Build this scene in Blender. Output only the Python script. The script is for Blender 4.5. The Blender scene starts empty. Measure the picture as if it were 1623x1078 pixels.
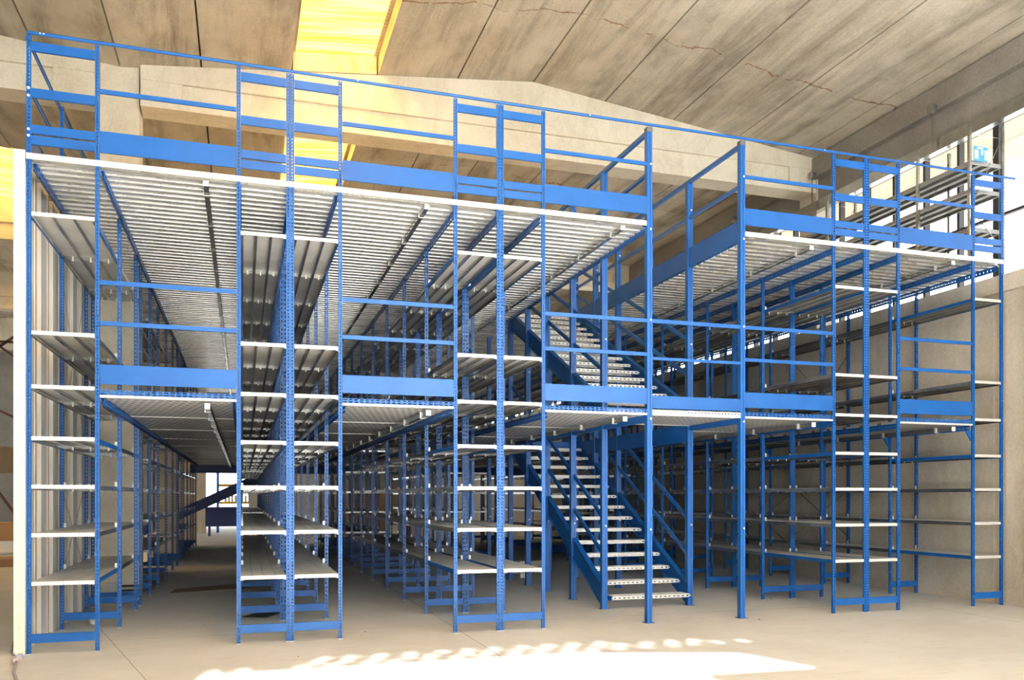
import bpy, math, random
from mathutils import Vector
random.seed(7)
S = bpy.context.scene
COL = S.collection
PI = math.pi

# ------------------------------------------------------------------ camera, world, light
cam_d = bpy.data.cameras.new('camera'); cam = bpy.data.objects.new('camera', cam_d); COL.objects.link(cam)
cam.location = (0, -8.78, 1.4644)
cam.rotation_euler = (PI/2, 0, -0.3091)
cam_d.sensor_width = 36.0; cam_d.sensor_fit = 'HORIZONTAL'
cam_d.lens = 36.0*1335.5/1623
cam_d.shift_x = (811.5-811)/1623
cam_d.shift_y = (786.6-539)/1623
cam_d.clip_start = 0.05; cam_d.clip_end = 300
S.camera = cam

W = bpy.data.worlds.new('world'); S.world = W; W.use_nodes = True
bg = W.node_tree.nodes['Background']
bg.inputs[0].default_value = (0.95, 0.98, 1.0, 1); bg.inputs[1].default_value = 5.0

SUN_EL = math.radians(31.0); SUN_DX = 0.10          # travels towards +Y and a little towards +X
sl = bpy.data.lights.new('sun', 'SUN'); sun = bpy.data.objects.new('sun', sl); COL.objects.link(sun)
sl.energy = 62.0; sl.angle = math.radians(0.53); sl.color = (1.0, 0.99, 0.965)
sd = Vector((SUN_DX, 1.0, -math.tan(SUN_EL)*math.sqrt(1+SUN_DX**2))).normalized()
sun.rotation_euler = sd.to_track_quat('-Z', 'Y').to_euler(); sun.location = (0, -30, 20)

def portal(name, loc, rot, sx, sy):
    l = bpy.data.lights.new(name, 'AREA'); l.shape = 'RECTANGLE'; l.size = sx; l.size_y = sy
    l.cycles.is_portal = True
    o = bpy.data.objects.new(name, l); o.location = loc; o.rotation_euler = rot; COL.objects.link(o)
portal('portal_clerestory', (10.25, 6, 5.65), (0, PI/2, 0), 2.3, 40)
portal('portal_front', (2.3, -13.2, 3.7), (PI/2, 0, 0), 14, 7.4)
S.view_settings.view_transform = 'Standard'; S.view_settings.look = 'None'
S.view_settings.gamma = 1.0; S.view_settings.use_curve_mapping = False
S.view_settings.exposure = 0.08
S.cycles.max_bounces = 10; S.cycles.diffuse_bounces = 6; S.cycles.glossy_bounces = 5
S.cycles.transmission_bounces = 6; S.cycles.sample_clamp_indirect = 6.0

# ------------------------------------------------------------------ materials
def mat(name, col, rough=0.5, metal=0.0, spec=0.5):
    m = bpy.data.materials.new(name); m.use_nodes = True
    b = m.node_tree.nodes['Principled BSDF']
    b.inputs['Base Color'].default_value = (*col, 1); b.inputs['Roughness'].default_value = rough
    b.inputs['Metallic'].default_value = metal; b.inputs['Specular IOR Level'].default_value = spec
    return m
class NT:
    def __init__(s, m): s.t = m.node_tree; s.b = s.t.nodes['Principled BSDF']
    def n(s, ty, **k):
        x = s.t.nodes.new(ty)
        for a, v in k.items():
            if a.startswith('i_'):
                x.inputs[int(a[2:])].default_value = v
            else: setattr(x, a, v)
        return x
    def l(s, a, b): s.t.links.new(a, b)
    def coord(s, scale=(1,1,1), kind='Object'):
        c = s.n('ShaderNodeTexCoord'); m = s.n('ShaderNodeMapping'); m.inputs['Scale'].default_value = scale
        s.l(c.outputs[kind], m.inputs[0]); return m.outputs[0]
    def geo(s, scale=(1,1,1)):
        c = s.n('ShaderNodeNewGeometry'); m = s.n('ShaderNodeMapping'); m.inputs['Scale'].default_value = scale
        s.l(c.outputs['Position'], m.inputs[0]); return m.outputs[0]
    def noise(s, vec, scale, detail=4, rough=0.6, dist=0.0):
        x = s.n('ShaderNodeTexNoise'); x.inputs['Scale'].default_value = scale
        x.inputs['Detail'].default_value = detail; x.inputs['Roughness'].default_value = rough
        x.inputs['Distortion'].default_value = dist
        s.l(vec, x.inputs['Vector']); return x.outputs['Fac']
    def ramp(s, fac, stops):
        r = s.n('ShaderNodeValToRGB'); e = r.color_ramp.elements
        while len(e) < len(stops): e.new(0.5)
        for i, (p, c) in enumerate(stops):
            e[i].position = p; e[i].color = (*c, 1) if len(c) == 3 else c
        s.l(fac, r.inputs[0]); return r.outputs[0]
    def mix(s, fac, a, b, mode='MIX'):
        x = s.n('ShaderNodeMix', data_type='RGBA', blend_type=mode)
        if hasattr(fac, 'links'): s.l(fac, x.inputs[0])
        else: x.inputs[0].default_value = fac
        for v, i in ((a, 6), (b, 7)):
            if hasattr(v, 'links'): s.l(v, x.inputs[i])
            else: x.inputs[i].default_value = (*v, 1)
        return x.outputs[2]
    def math(s, op, a, b=None, c=None):
        x = s.n('ShaderNodeMath', operation=op)
        for i, v in enumerate((a, b, c)):
            if v is None: continue
            if hasattr(v, 'links'): s.l(v, x.inputs[i])
            else: x.inputs[i].default_value = v
        return x.outputs[0]
    def bump(s, h, strength=0.2, dist=0.01):
        x = s.n('ShaderNodeBump'); x.inputs['Strength'].default_value = strength; x.inputs['Distance'].default_value = dist
        s.l(h, x.inputs['Height']); s.l(x.outputs[0], s.b.inputs['Normal'])
    def base(s, c): s.l(c, s.b.inputs['Base Color'])
    def rough(s, c): s.l(c, s.b.inputs['Roughness'])

BLUE = mat('blue_paint', (0.010, 0.125, 0.50), 0.38, 0.0, 0.35)
n = NT(BLUE); v = n.geo(); f = n.noise(v, 3.0, 3)
n.base(n.ramp(f, [(0.3, (0.0035, 0.072, 0.275)), (0.7, (0.0055, 0.090, 0.335))]))
GALV = mat('galvanised_steel', (0.6, 0.6, 0.58), 0.3, 0.88)
n = NT(GALV); f = n.noise(n.geo(), 5.0, 3, 0.5)
n.base(n.ramp(f, [(0.3, (0.34, 0.35, 0.34)), (0.7, (0.46, 0.46, 0.44))])); n.rough(n.ramp(n.noise(n.geo(), 5, 3), [(0.3, (.20,)*3), (0.7, (.27,)*3)]))
GALVD = mat('deck_sheet_steel', (0.6, 0.6, 0.58), 0.34, 0.5)
n = NT(GALVD); f = n.noise(n.geo((0.5, 8, 1)), 3.0, 5, 0.7)
n.base(n.ramp(f, [(0.3, (0.68, 0.67, 0.63)), (0.7, (0.90, 0.89, 0.85))])); n.rough(n.ramp(f, [(0.3, (.20,)*3), (0.7, (.36,)*3)]))
TRIM = mat('pale_steel_trim', (0.74, 0.73, 0.68), 0.42, 0.25)
n = NT(TRIM); n.base(n.ramp(n.noise(n.geo((1,1,4)), 6, 4), [(0.3, (0.72, 0.72, 0.70)), (0.7, (0.84, 0.84, 0.81))]))
SHELF = mat('dusty_shelf_steel', (0.62, 0.60, 0.55), 0.5, 0.35)
n = NT(SHELF); n.base(n.ramp(n.noise(n.geo(), 4, 5), [(0.3, (0.60, 0.59, 0.56)), (0.7, (0.74, 0.73, 0.69))]))
RACKM = mat('dull_galvanised_steel', (0.30, 0.30, 0.29), 0.5, 0.4)
WHITE = mat('white_plastic', (0.85, 0.84, 0.80), 0.5)
DARK = mat('dark_metal', (0.03, 0.03, 0.035), 0.5)
GREYC = mat('grey_plastic_cap', (0.10, 0.10, 0.10), 0.6)
ORANGE = mat('bare_wood_edge', (0.45, 0.20, 0.07), 0.7)
PERF = mat('perforated_panel', (0.4, 0.4, 0.38), 0.45, 0.35)
n = NT(PERF)
px = n.n('ShaderNodeSeparateXYZ'); n.l(n.geo(), px.inputs[0])
row = n.math('DIVIDE', px.outputs[1], 0.17); fl = n.math('FLOOR', row); fr = n.math('FRACT', row)
cx_ = n.math('FRACT', n.math('ADD', n.math('DIVIDE', px.outputs[0], 0.075), n.math('MULTIPLY', fl, 0.5)))
dash = n.math('MULTIPLY', n.math('LESS_THAN', cx_, 0.55), n.math('LESS_THAN', fr, 0.42))
n.base(n.mix(dash, (0.66, 0.65, 0.62), (0.16, 0.155, 0.145)))

def concrete(name, c0, c1, stain=(0.16, 0.12, 0.08), streak=(1, 0.12, 1), amt=0.6, rust=False):
    m = mat(name, c0, 0.85, 0, 0.2); n = NT(m)
    f = n.noise(n.geo(), 0.9, 6, 0.65); base = n.ramp(f, [(0.3, c0), (0.7, c1)])
    g = n.noise(n.geo(streak), 1.6, 6, 0.72, 0.5); st = n.ramp(g, [(0.45, (0,)*3), (0.75, (amt,)*3)])
    c = n.mix(st, base, stain)
    h = n.noise(n.geo(), 28, 4, 0.7); c = n.mix(0.18, c, n.ramp(h, [(0.3, (0.2,)*3), (0.7, (0.9,)*3)]), 'OVERLAY')
    if rust:
        sp = n.n('ShaderNodeSeparateXYZ'); n.l(n.geo(), sp.inputs[0])
        wv = n.math('MULTIPLY', n.math('SUBTRACT', n.noise(n.geo(), 1.6, 5), 0.5), 0.55)
        md = n.math('ABSOLUTE', n.math('SUBTRACT', n.math('FRACT', n.math('DIVIDE', n.math('ADD', n.math('ADD', sp.outputs[1], wv), 2.2), 2.8)), 0.5))
        ln = n.math('MULTIPLY', n.math('LESS_THAN', md, 0.006), n.math('GREATER_THAN', n.noise(n.geo(), 2.3, 4), 0.47))
        c = n.mix(n.math('MULTIPLY', ln, 0.75), c, (0.20, 0.10, 0.04))
        bl = n.noise(n.geo((1, .5, 1)), 1.5, 3); c = n.mix(n.ramp(bl, [(0.5, (0,)*3), (0.66, (0.5,)*3)]), c, (0.60, 0.56, 0.47))
        r = n.noise(n.geo((1.0, 6, 1)), 1.1, 6, 0.75, 0.6); rr = n.ramp(r, [(0.70, (0,)*3), (0.78, (0.7,)*3)])
        c = n.mix(rr, c, (0.30, 0.10, 0.03))
    n.base(c); n.bump(h, 0.25, 0.01); return m
CEIL = concrete('roof_concrete', (0.36, 0.32, 0.25), (0.54, 0.49, 0.40), (0.075, 0.055, 0.035), (1, 0.10, 1), 0.9, True)
BEAMC = concrete('beam_concrete', (0.60, 0.55, 0.44), (0.74, 0.69, 0.57), (0.34, 0.26, 0.15), (1, 1, 0.5), 0.5)
WALLC = concrete('wall_concrete', (0.52, 0.47, 0.385), (0.68, 0.62, 0.52), (0.30, 0.24, 0.16), (1, 0.6, 0.35), 0.55)
GREYB = concrete('grey_beam_concrete', (0.19, 0.175, 0.155), (0.27, 0.25, 0.22), (0.16, 0.14, 0.12), (1, 1, 1), 0.4)
FLOOR = mat('floor_concrete', (0.55, 0.52, 0.46), 0.75, 0, 0.25)
n = NT(FLOOR); f = n.noise(n.geo(), 0.5, 6, 0.65, 0.4); c = n.ramp(f, [(0.3, (0.59, 0.585, 0.555)), (0.7, (0.73, 0.73, 0.705))])
g = n.noise(n.geo((1, 3, 1)), 2.5, 6, 0.75, 0.8); c = n.mix(n.ramp(g, [(0.52, (0,)*3), (0.75, (0.4,)*3)]), c, (0.45, 0.40, 0.33))
h = n.noise(n.geo(), 40, 3, 0.7); c = n.mix(n.ramp(h, [(0.68, (0,)*3), (0.74, (0.35,)*3)]), c, (0.2, 0.15, 0.1))
sx = n.n('ShaderNodeSeparateXYZ'); n.l(n.geo(), sx.inputs[0])
def line(a, b, c0, w):      # |a*x + b*y + c| < w
    t = n.math('ADD', n.math('ADD', n.math('MULTIPLY', sx.outputs[0], a), n.math('MULTIPLY', sx.outputs[1], b)), c0)
    wob = n.math('MULTIPLY', n.math('SUBTRACT', n.noise(n.geo(), 3, 4), 0.5), 0.02)
    return n.math('LESS_THAN', n.math('ABSOLUTE', n.math('ADD', t, wob)), w)
for a_, b_, c0_, w_ in ((1, 0, -2.25, 0.006), (0.968, 0.251, 1.084, 0.004), (0.0, 1.0, -0.62, 0.005), (1, 0, -8.6, 0.006), (1, 0, 4.2, 0.006)):
    c = n.mix(n.math('MULTIPLY', line(a_, b_, c0_, w_), 0.6), c, (0.12, 0.09, 0.07))
n.base(c); n.bump(h, 0.15, 0.004)
TAN = mat('brown_board_paper', (0.42, 0.30, 0.19), 0.8)
n = NT(TAN); n.base(n.ramp(n.noise(n.geo((1, 1, .4)), 3, 4), [(0.3, (0.36, 0.26, 0.17)), (0.7, (0.50, 0.37, 0.25))]))
CREAM = mat('cream_plasterboard', (0.82, 0.75, 0.62), 0.8)
STUD = mat('partition_stud_steel', (0.66, 0.62, 0.55), 0.42, 0.15)
n = NT(STUD); n.base(n.ramp(n.noise(n.geo((1, 2, .3)), 3, 4), [(0.3, (0.66, 0.63, 0.57)), (0.7, (0.86, 0.83, 0.77))]))
BROWNP = mat('brown_back_panel', (0.22, 0.155, 0.10), 0.8)
YELLOW = mat('yellow_paint', (0.85, 0.50, 0.03), 0.5)
RED = mat('red_paint', (0.7, 0.02, 0.02), 0.5)
DBLUE = mat('dark_blue_paint', (0.012, 0.03, 0.16), 0.4)
MAROON = mat('red_brown_truss_paint', (0.10, 0.035, 0.03), 0.6)
WOOD = mat('pale_wood', (0.42, 0.27, 0.15), 0.7)
PLASTER = mat('white_plaster', (0.75, 0.73, 0.68), 0.8)
SIGNB = mat('sign_blue', (0.04, 0.24, 0.68), 0.5)
def translucent(name, col, tr):
    m = bpy.data.materials.new(name); m.use_nodes = True; t = m.node_tree; t.nodes.clear()
    o = t.nodes.new('ShaderNodeOutputMaterial'); mx = t.nodes.new('ShaderNodeMixShader')
    a = t.nodes.new('ShaderNodeBsdfDiffuse'); b = t.nodes.new('ShaderNodeBsdfTranslucent')
    a.inputs[0].default_value = (*col, 1); b.inputs[0].default_value = (*col, 1); mx.inputs[0].default_value = tr
    t.links.new(a.outputs[0], mx.inputs[1]); t.links.new(b.outputs[0], mx.inputs[2]); t.links.new(mx.outputs[0], o.inputs[0])
    return m, t, a, b
FIBRE, t, a, b = translucent('yellowed_fibreglass', (1.0, 0.66, 0.20), 0.8)
g = t.nodes.new('ShaderNodeNewGeometry'); mp = t.nodes.new('ShaderNodeMapping'); mp.inputs[3].default_value = (0.25, 6, 1)
nz = t.nodes.new('ShaderNodeTexNoise'); nz.inputs['Scale'].default_value = 2.0; nz.inputs['Detail'].default_value = 5
rp = t.nodes.new('ShaderNodeValToRGB'); rp.color_ramp.elements[0].position = .3; rp.color_ramp.elements[0].color = (0.95, 0.60, 0.17, 1)
rp.color_ramp.elements[1].position = .65; rp.color_ramp.elements[1].color = (1.0, 0.86, 0.48, 1)
t.links.new(g.outputs['Position'], mp.inputs[0]); t.links.new(mp.outputs[0], nz.inputs['Vector']); t.links.new(nz.outputs[0], rp.inputs[0])
t.links.new(rp.outputs[0], a.inputs[0]); t.links.new(rp.outputs[0], b.inputs[0])
DIFFUSER, *_ = translucent('white_light_diffuser', (0.93, 0.94, 0.94), 0.75)  # made-up sheet that spreads daylight from behind the camera

# ------------------------------------------------------------------ mesh helpers
class M:
    def __init__(s): s.v = []; s.f = []; s.m = []; s.k = 0
    def q(s, *p):
        i = len(s.v); s.v.extend([tuple(x) for x in p]); s.f.append(tuple(range(i, i+len(p)))); s.m.append(s.k)
    def box(s, x0, x1, y0, y1, z0, z1):
        i = len(s.v)
        s.v += [(x0,y0,z0),(x1,y0,z0),(x1,y1,z0),(x0,y1,z0),(x0,y0,z1),(x1,y0,z1),(x1,y1,z1),(x0,y1,z1)]
        for a in ((0,3,2,1),(4,5,6,7),(0,1,5,4),(1,2,6,5),(2,3,7,6),(3,0,4,7)):
            s.f.append(tuple(i+j for j in a)); s.m.append(s.k)
    def prism(s, pts, axis, a0, a1):
        """pts: 2-D outline (counter-clockwise seen from +axis); axis 0: pts=(y,z); 1: pts=(x,z); 2: pts=(x,y)"""
        def P(p, a): return (a, p[0], p[1]) if axis == 0 else (p[0], a, p[1]) if axis == 1 else (p[0], p[1], a)
        i = len(s.v); n = len(pts)
        s.v += [P(p, a0) for p in pts] + [P(p, a1) for p in pts]
        s.f.append(tuple(i+j for j in range(n))); s.f.append(tuple(i+n+j for j in reversed(range(n)))); s.m += [s.k]*2
        for j in range(n):
            k = (j+1) % n; s.f.append((i+k, i+j, i+n+j, i+n+k)); s.m.append(s.k)
    def bar(s, p0, p1, w, h=None, up=(0,0,1)):
        """rectangular bar from p0 to p1, w across, h along up"""
        h = h or w; p0 = Vector(p0); p1 = Vector(p1); d = (p1-p0).normalized(); u = Vector(up)
        if abs(d.dot(u)) > 0.98: u = Vector((0,1,0))
        r = d.cross(u).normalized()*w/2; u = r.cross(d).normalized()*h/2
        i = len(s.v)
        for p in (p0, p1):
            for a, b in ((-1,-1),(1,-1),(1,1),(-1,1)): s.v.append(tuple(p+r*a+u*b))
        for a in ((0,3,2,1),(4,5,6,7),(0,1,5,4),(1,2,6,5),(2,3,7,6),(3,0,4,7)):
            s.f.append(tuple(i+j for j in a)); s.m.append(s.k)
    def tube(s, pts, r, n=8):
        rings = []; pts = [Vector(p) for p in pts]
        for k, p in enumerate(pts):
            d = (pts[min(k+1, len(pts)-1)]-pts[max(k-1, 0)]).normalized()
            a = Vector((0,0,1)) if abs(d.z) < 0.9 else Vector((1,0,0))
            u = d.cross(a).normalized(); w = d.cross(u)
            rings.append(len(s.v))
            for j in range(n):
                t = 2*PI*j/n; s.v.append(tuple(p+(u*math.cos(t)+w*math.sin(t))*(r[k] if isinstance(r, (list, tuple)) else r)))
        for a, b in zip(rings, rings[1:]):
            for j in range(n):
                k = (j+1) % n; s.f.append((a+j, a+k, b+k, b+j)); s.m.append(s.k)
        s.f.append(tuple(rings[0]+j for j in reversed(range(n)))); s.f.append(tuple(rings[-1]+j for j in range(n))); s.m += [s.k]*2
    def perf(s, o, u, v, W_, L, pitch, hu, hv, t=0.002, off=0.0):
        """sheet strip: width W_ along u, length L along v, holes hu x hv every pitch, thickness t"""
        o, u, v = Vector(o), Vector(u), Vector(v); nn = u.cross(v).normalized()*t
        a = (W_-hu)/2+off; b = a+hu; N = int(L/pitch+0.5); pitch = L/N
        def P(x, y, k): return o+u*x+v*y+nn*k
        for k in (0, 1):
            q = (lambda *c: s.q(*[P(x, y, k) for x, y in (c if k else reversed(c))]))
            q((0,0), (a,0), (a,L), (0,L)); q((b,0), (W_,0), (W_,L), (b,L))
            y = 0.0
            for i in range(N):
                y1 = pitch*i+(pitch-hv)/2; q((a,y), (b,y), (b,y1), (a,y1)); y = y1+hv
            q((a,y), (b,y), (b,L), (a,L))
        for i in range(N):
            y0 = pitch*i+(pitch-hv)/2; y1 = y0+hv
            for c, d in (((a,y0),(b,y0)), ((b,y0),(b,y1)), ((b,y1),(a,y1)), ((a,y1),(a,y0))):
                s.q(P(*c, 0), P(*c, 1), P(*d, 1), P(*d, 0))
        s.q(P(0,0,0), P(0,0,1), P(0,L,1), P(0,L,0)); s.q(P(W_,0,0), P(W_,L,0), P(W_,L,1), P(W_,0,1))
        s.q(P(0,0,0), P(W_,0,0), P(W_,0,1), P(0,0,1)); s.q(P(0,L,0), P(0,L,1), P(W_,L,1), P(W_,L,0))
    def mesh(s, name, mats):
        me = bpy.data.meshes.new(name); me.from_pydata(s.v, [], s.f); me.update()
        for m in (mats if isinstance(mats, (list, tuple)) else [mats]): me.materials.append(m)
        if any(s.m): me.polygons.foreach_set('material_index', s.m)
        return me
    def obj(s, name, mats, parent=None, loc=None):
        """vertices are world coordinates; parent sits at parent.location"""
        if parent is not None and loc is None:
            px, py, pz = parent.location; s.v = [(x-px, y-py, z-pz) for x, y, z in s.v]
        o = bpy.data.objects.new(name, s.mesh(name, mats)); COL.objects.link(o)
        if parent is not None: o.parent = parent
        if loc is not None: o.location = loc
        return o
def put(name, me, parent, wx, wy, wz, rz=0):
    """a child that shares mesh data, its origin at the world point"""
    o = bpy.data.objects.new(name, me); COL.objects.link(o); p = parent.location
    o.parent = parent; o.location = (wx-p.x, wy-p.y, wz-p.z); o.rotation_euler.z = rz; return o
def thing(name, label, cat, loc=(0,0,0), group=None):
    o = bpy.data.objects.new(name, None); COL.objects.link(o); o.location = loc; o.empty_display_size = 0.2
    o['label'] = label; o['category'] = cat
    if group: o['group'] = group
    return o
def tag(o, label, cat, group=None):
    o['label'] = label; o['category'] = cat
    if group: o['group'] = group
    return o
def struct(name, m, mats):
    o = m.obj(name, mats); o['kind'] = 'structure'; return o
def origin_to(o, loc):
    """move the origin of a top-level mesh to loc without moving its shape"""
    L = Vector(loc)
    for v in o.data.vertices: v.co -= L
    o.location = L; return o

# ------------------------------------------------------------------ positions
XA, XB, XC, XD, XE, XF, XG, XH = -1.885, -1.309, -.038, .458, .956, 2.174, 2.673, 3.174
XI, XJ, XK, XL, XM, XN, XO = 4.476, 5.713, 7.022, 7.512, 8.013, 9.234, 9.72
DW = 0.0196                      # half the spacing of a pair of back-to-back uprights
Z1, Z2, ZT = 2.46, 4.64, 5.73   # first deck, second deck, top rail
YE = 17.9                       # far edge of the mezzanine
RUN1 = [0, 1.5, 3.0, 4.5, 6.0, 7.5, 9.0]
RUN2 = [10.3, 11.8, 13.3, 14.8, 16.3, 17.8]

# ------------------------------------------------------------------ setting
m = M(); m.box(-16, 10.6, -13.5, 40, -0.25, 0); struct('floor', m, FLOOR)
m = M(); m.box(-70, 80, -70, -13.5, -0.3, -0.02); m.box(10.6, 80, -13.5, 90, -0.3, -0.02); m.box(-70, -16.2, -13.5, 90, -0.3, -0.02); m.box(-16.2, 10.6, 40, 90, -0.3, -0.02)
struct('ground', m, mat('yard_concrete', (0.30, 0.29, 0.27), 0.9))

RX0, RX1, RIDGE, ZR, SL = -1.63, 10.45, 4.45, 8.12, 0.108
def zc(x, ridge=RIDGE): return ZR-SL*abs(x-ridge)
def roof(name, xs, ridge, sky, y0=-13.0, y1=40.0):
    m = M()
    for i in range(len(xs)-1):
        a, b = xs[i]+0.012, xs[i+1]-0.012
        if (xs[i], xs[i+1]) in sky: segs = sky[(xs[i], xs[i+1])]
        else: segs = [(y0, y1)]
        for s0, s1 in segs:
            m.prism([(a, zc(a, ridge)), (b, zc(b, ridge)), (b, zc(b, ridge)+.27), (a, zc(a, ridge)+.27)], 1, s1, s0)
    for i in range(1, len(xs)-1):          # unseen strips added above the gaps to keep daylight from leaking in
        x = xs[i]; m.box(x-.05, x+.05, y0, y1, zc(x, ridge)+.272, zc(x, ridge)+.30)
    return struct(name, m, CEIL)
xs = [RX0-.0]+[RIDGE+1.2525*k for k in (-4, -3, -2, -1, 0, 1, 2, 3, 4)]+[RX1]
SKX = (xs[2], xs[3])                        # the strip of roof lights
roof('ceiling', xs, RIDGE, {SKX: [(-13, -12), (3.98, 4.5), (10.8, 40)]})
LR = -7.71
xl = [-16]+[LR+1.2525*k for k in (-6, -5, -4, -3, -2, -1, 0, 1, 2, 3, 4)]+[RX0]
xl = sorted(set(round(x, 4) for x in xl)); SKL = (xl[-4], xl[-3])
roof('ceiling.001', xl, LR, {SKL: [(-13, 8.4), (19, 40)]})
def skylight(x0, x1, y0, y1, ridge, label):
    m = M(); z = lambda x: zc(x, ridge)+.272; N = int((y1-y0)/.09)
    for k in range(N):                      # corrugated sheet, ridges across
        ya, yb = y0+(y1-y0)*k/N, y0+(y1-y0)*(k+1)/N; ym = (ya+yb)/2
        for a, b, da, db in ((ya, ym, 0, .03), (ym, yb, .03, 0)):
            m.q((x0, a, z(x0)+da), (x1, a, z(x1)+da), (x1, b, z(x1)+db), (x0, b, z(x0)+db))
            m.q((x0, b, z(x0)+db+.004), (x1, b, z(x1)+db+.004), (x1, a, z(x1)+da+.004), (x0, a, z(x0)+da+.004))
    o = m.obj('skylight_sheet', FIBRE); tag(o, label, 'skylight', 'yellow roof lights'); return origin_to(o, ((x0+x1)/2, y0, z(x0)))
skylight(SKX[0]-.03, SKX[1]+.03, -12, 4.02, RIDGE, 'glowing yellow corrugated roof light nearest, in front of the concrete roof beam')
skylight(SKX[0]-.03, SKX[1]+.03, 4.48, 10.82, RIDGE, 'orange-yellow roof light seen below the ridged concrete beam, behind the blue end panels')
skylight(SKL[0]-.03, SKL[1]+.03, 8.4, 19, LR, 'yellow roof light over the neighbouring bay left of the partition')

def beam(name, y, x0, x1, ridge, lo):
    m = M(); t0 = .42; e = .004
    pts = lambda top, bot: [(x0, bot(x0)), (x1, bot(x1)), (x1, top(x1))]+([(ridge, top(ridge))] if x0 < ridge < x1 else [])+[(x0, top(x0))]
    m.prism(pts(lambda x: zc(x, ridge)-.17, lambda x: lo), 1, y+t0-.05, y+.05)
    m.prism(pts(lambda x: zc(x, ridge)-e, lambda x: zc(x, ridge)-.20), 1, y+t0, y)
    for sgn, xx in ((1, x0), (-1, x1)):      # thick ends
        a, b = sorted((xx, xx+sgn*.55)); m.box(a, b, y+.01, y+t0-.01, lo-.002, zc(xx, ridge)-.12)
    m.box(x0, x1, y+.0, y+t0, lo-.06, lo+.10)
    return struct(name, m, BEAMC)
for k, y in enumerate((4.0, 11.5, 19.0, 26.5)):
    beam('roof_beam' + (f'.{k:03d}' if k else ''), y, -1.36, 9.83, RIDGE, 6.98)
    beam('roof_beam' + f'.{k+10:03d}', y, -13.9, -1.90, LR, 6.98)
    m = M(); m.box(-1.885, -1.385, y+.1, y+.56, 0, 7.50)
    struct('column' + (f'.{k:03d}' if k else ''), m, BEAMC)
    m = M(); m.box(9.83, 10.3, y-.02, y+.46, 0, 7.3); struct(f'column.{k+10:03d}', m, WALLC)

# right wall, gutter beam above the clerestory, window posts
m = M(); m.box(9.80, 10.05, -13, 40, 0, 4.22); m.box(9.74, 10.12, -13, 40, 4.22, 4.45); m.box(9.70, 9.80, -6, -0.42, 0, 4.22)
for y in range(-12, 40, 3): m.box(9.795, 9.80, y+.2, y+.24, 0, 4.22)
struct('wall_right', m, WALLC)
m = M(); m.box(9.86, 10.35, -13, 40, 6.78, 7.16); m.box(9.74, 10.40, -13, 40, 7.16, 7.52)
struct('gutter_beam', m, GREYB)
m = M()
y = 0.52
mul = [(0.52, .10), (1.18, .045), (1.84, .045), (2.49, .045)]+[(3.14+.66*k, .045) for k in range(50)]+[(-.14-.66*k, .045) for k in range(18)]
for yy, w in mul: m.box(10.18, 10.28, yy-w/2, yy+w/2, 4.45, 6.78)
m.box(10.18, 10.28, -13, 40, 4.45, 4.53); m.box(10.2, 10.26, -13, 40, 5.42, 5.46)
struct('window_1', m, DARK)
m = M()
for a, b in ((10.36, 11.3), (11.32, 12.55), (12.57, 13.6)):
    f_ = lambda x: 7.36+(x-10.36)*.108
    m.prism([(a, f_(a)), (b, f_(b)), (b, f_(b)+.22), (a, f_(a)+.22)], 1, 40, -13)
struct('canopy_roof', m, concrete('canopy_concrete', (0.42, 0.34, 0.24), (0.55, 0.46, 0.34), (0.30, 0.18, 0.08)))
# far, left and front walls
m = M()
for x0, x1, z0, z1 in ((-16, -3.4, 0, 8), (-3.4, 1.2, 3.1, 8), (1.2, 10.45, 0, 8)): m.box(x0, x1, 34, 34.2, z0, z1)
struct('wall_back', m, GREYB)
m = M(); m.box(-16.2, -16, -13, 34, 0, 3.2); m.box(-16.2, -16, -13, 34, 6.0, 7.6); m.box(-16.2, -16, -13, 12, 3.2, 6.0); struct('wall_left', m, WALLC)
m = M()
for k in range(12): m.box(-16.15, -16.05, 12+k*2, 12.08+k*2, 3.2, 6.0)
struct('window_2', m, DARK)
# unseen front wall, added to diffuse daylight; its opening shapes the sun patch
YF = -13.0; TA = math.tan(SUN_EL)*math.sqrt(1+SUN_DX**2)
def back(x, y):   # floor point -> point on the facade plane the sun crosses on its way there
    return (x-SUN_DX*(y-YF), (y-YF)*TA)
zl = back(0, -1.45)[1]
dl, dr = back(-0.3, -1.45)[0], back(3.1, -1.55)[0]
m = M(); YS = (YF-.06, YF)
def sheet(pts): m.prism(pts, 1, YF, YF-.06)
sheet([(-2.0, 0), (dl-.25, 0), (dl, zl), (dl, 7.44), (-2.0, 7.44)])
m.k = 1; sheet([(-16, 0), (-2, 0), (-2, 7.44), (-16, 7.44)]); m.k = 0  # opaque stretch, put in to keep the left ceiling darker
p1, p2, p3, p4 = back(3.1, -1.52), back(4.40, -1.92), back(4.66, -2.68), back(3.60, -2.62)
zz = 8.0
dapple_holes = []
for r, (yy, n_) in enumerate(((-1.33, 17), (-1.16, 15), (-1.0, 11))):
    for k in range(n_): dapple_holes.append(back(0.5+.27*k+.1*r+random.uniform(-.03, .03), yy))
for k in range(9): dapple_holes.append(back(-2.0+.25*k, -1.33))
rows = sorted(set(round(v[1], 3) for v in dapple_holes))
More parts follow.
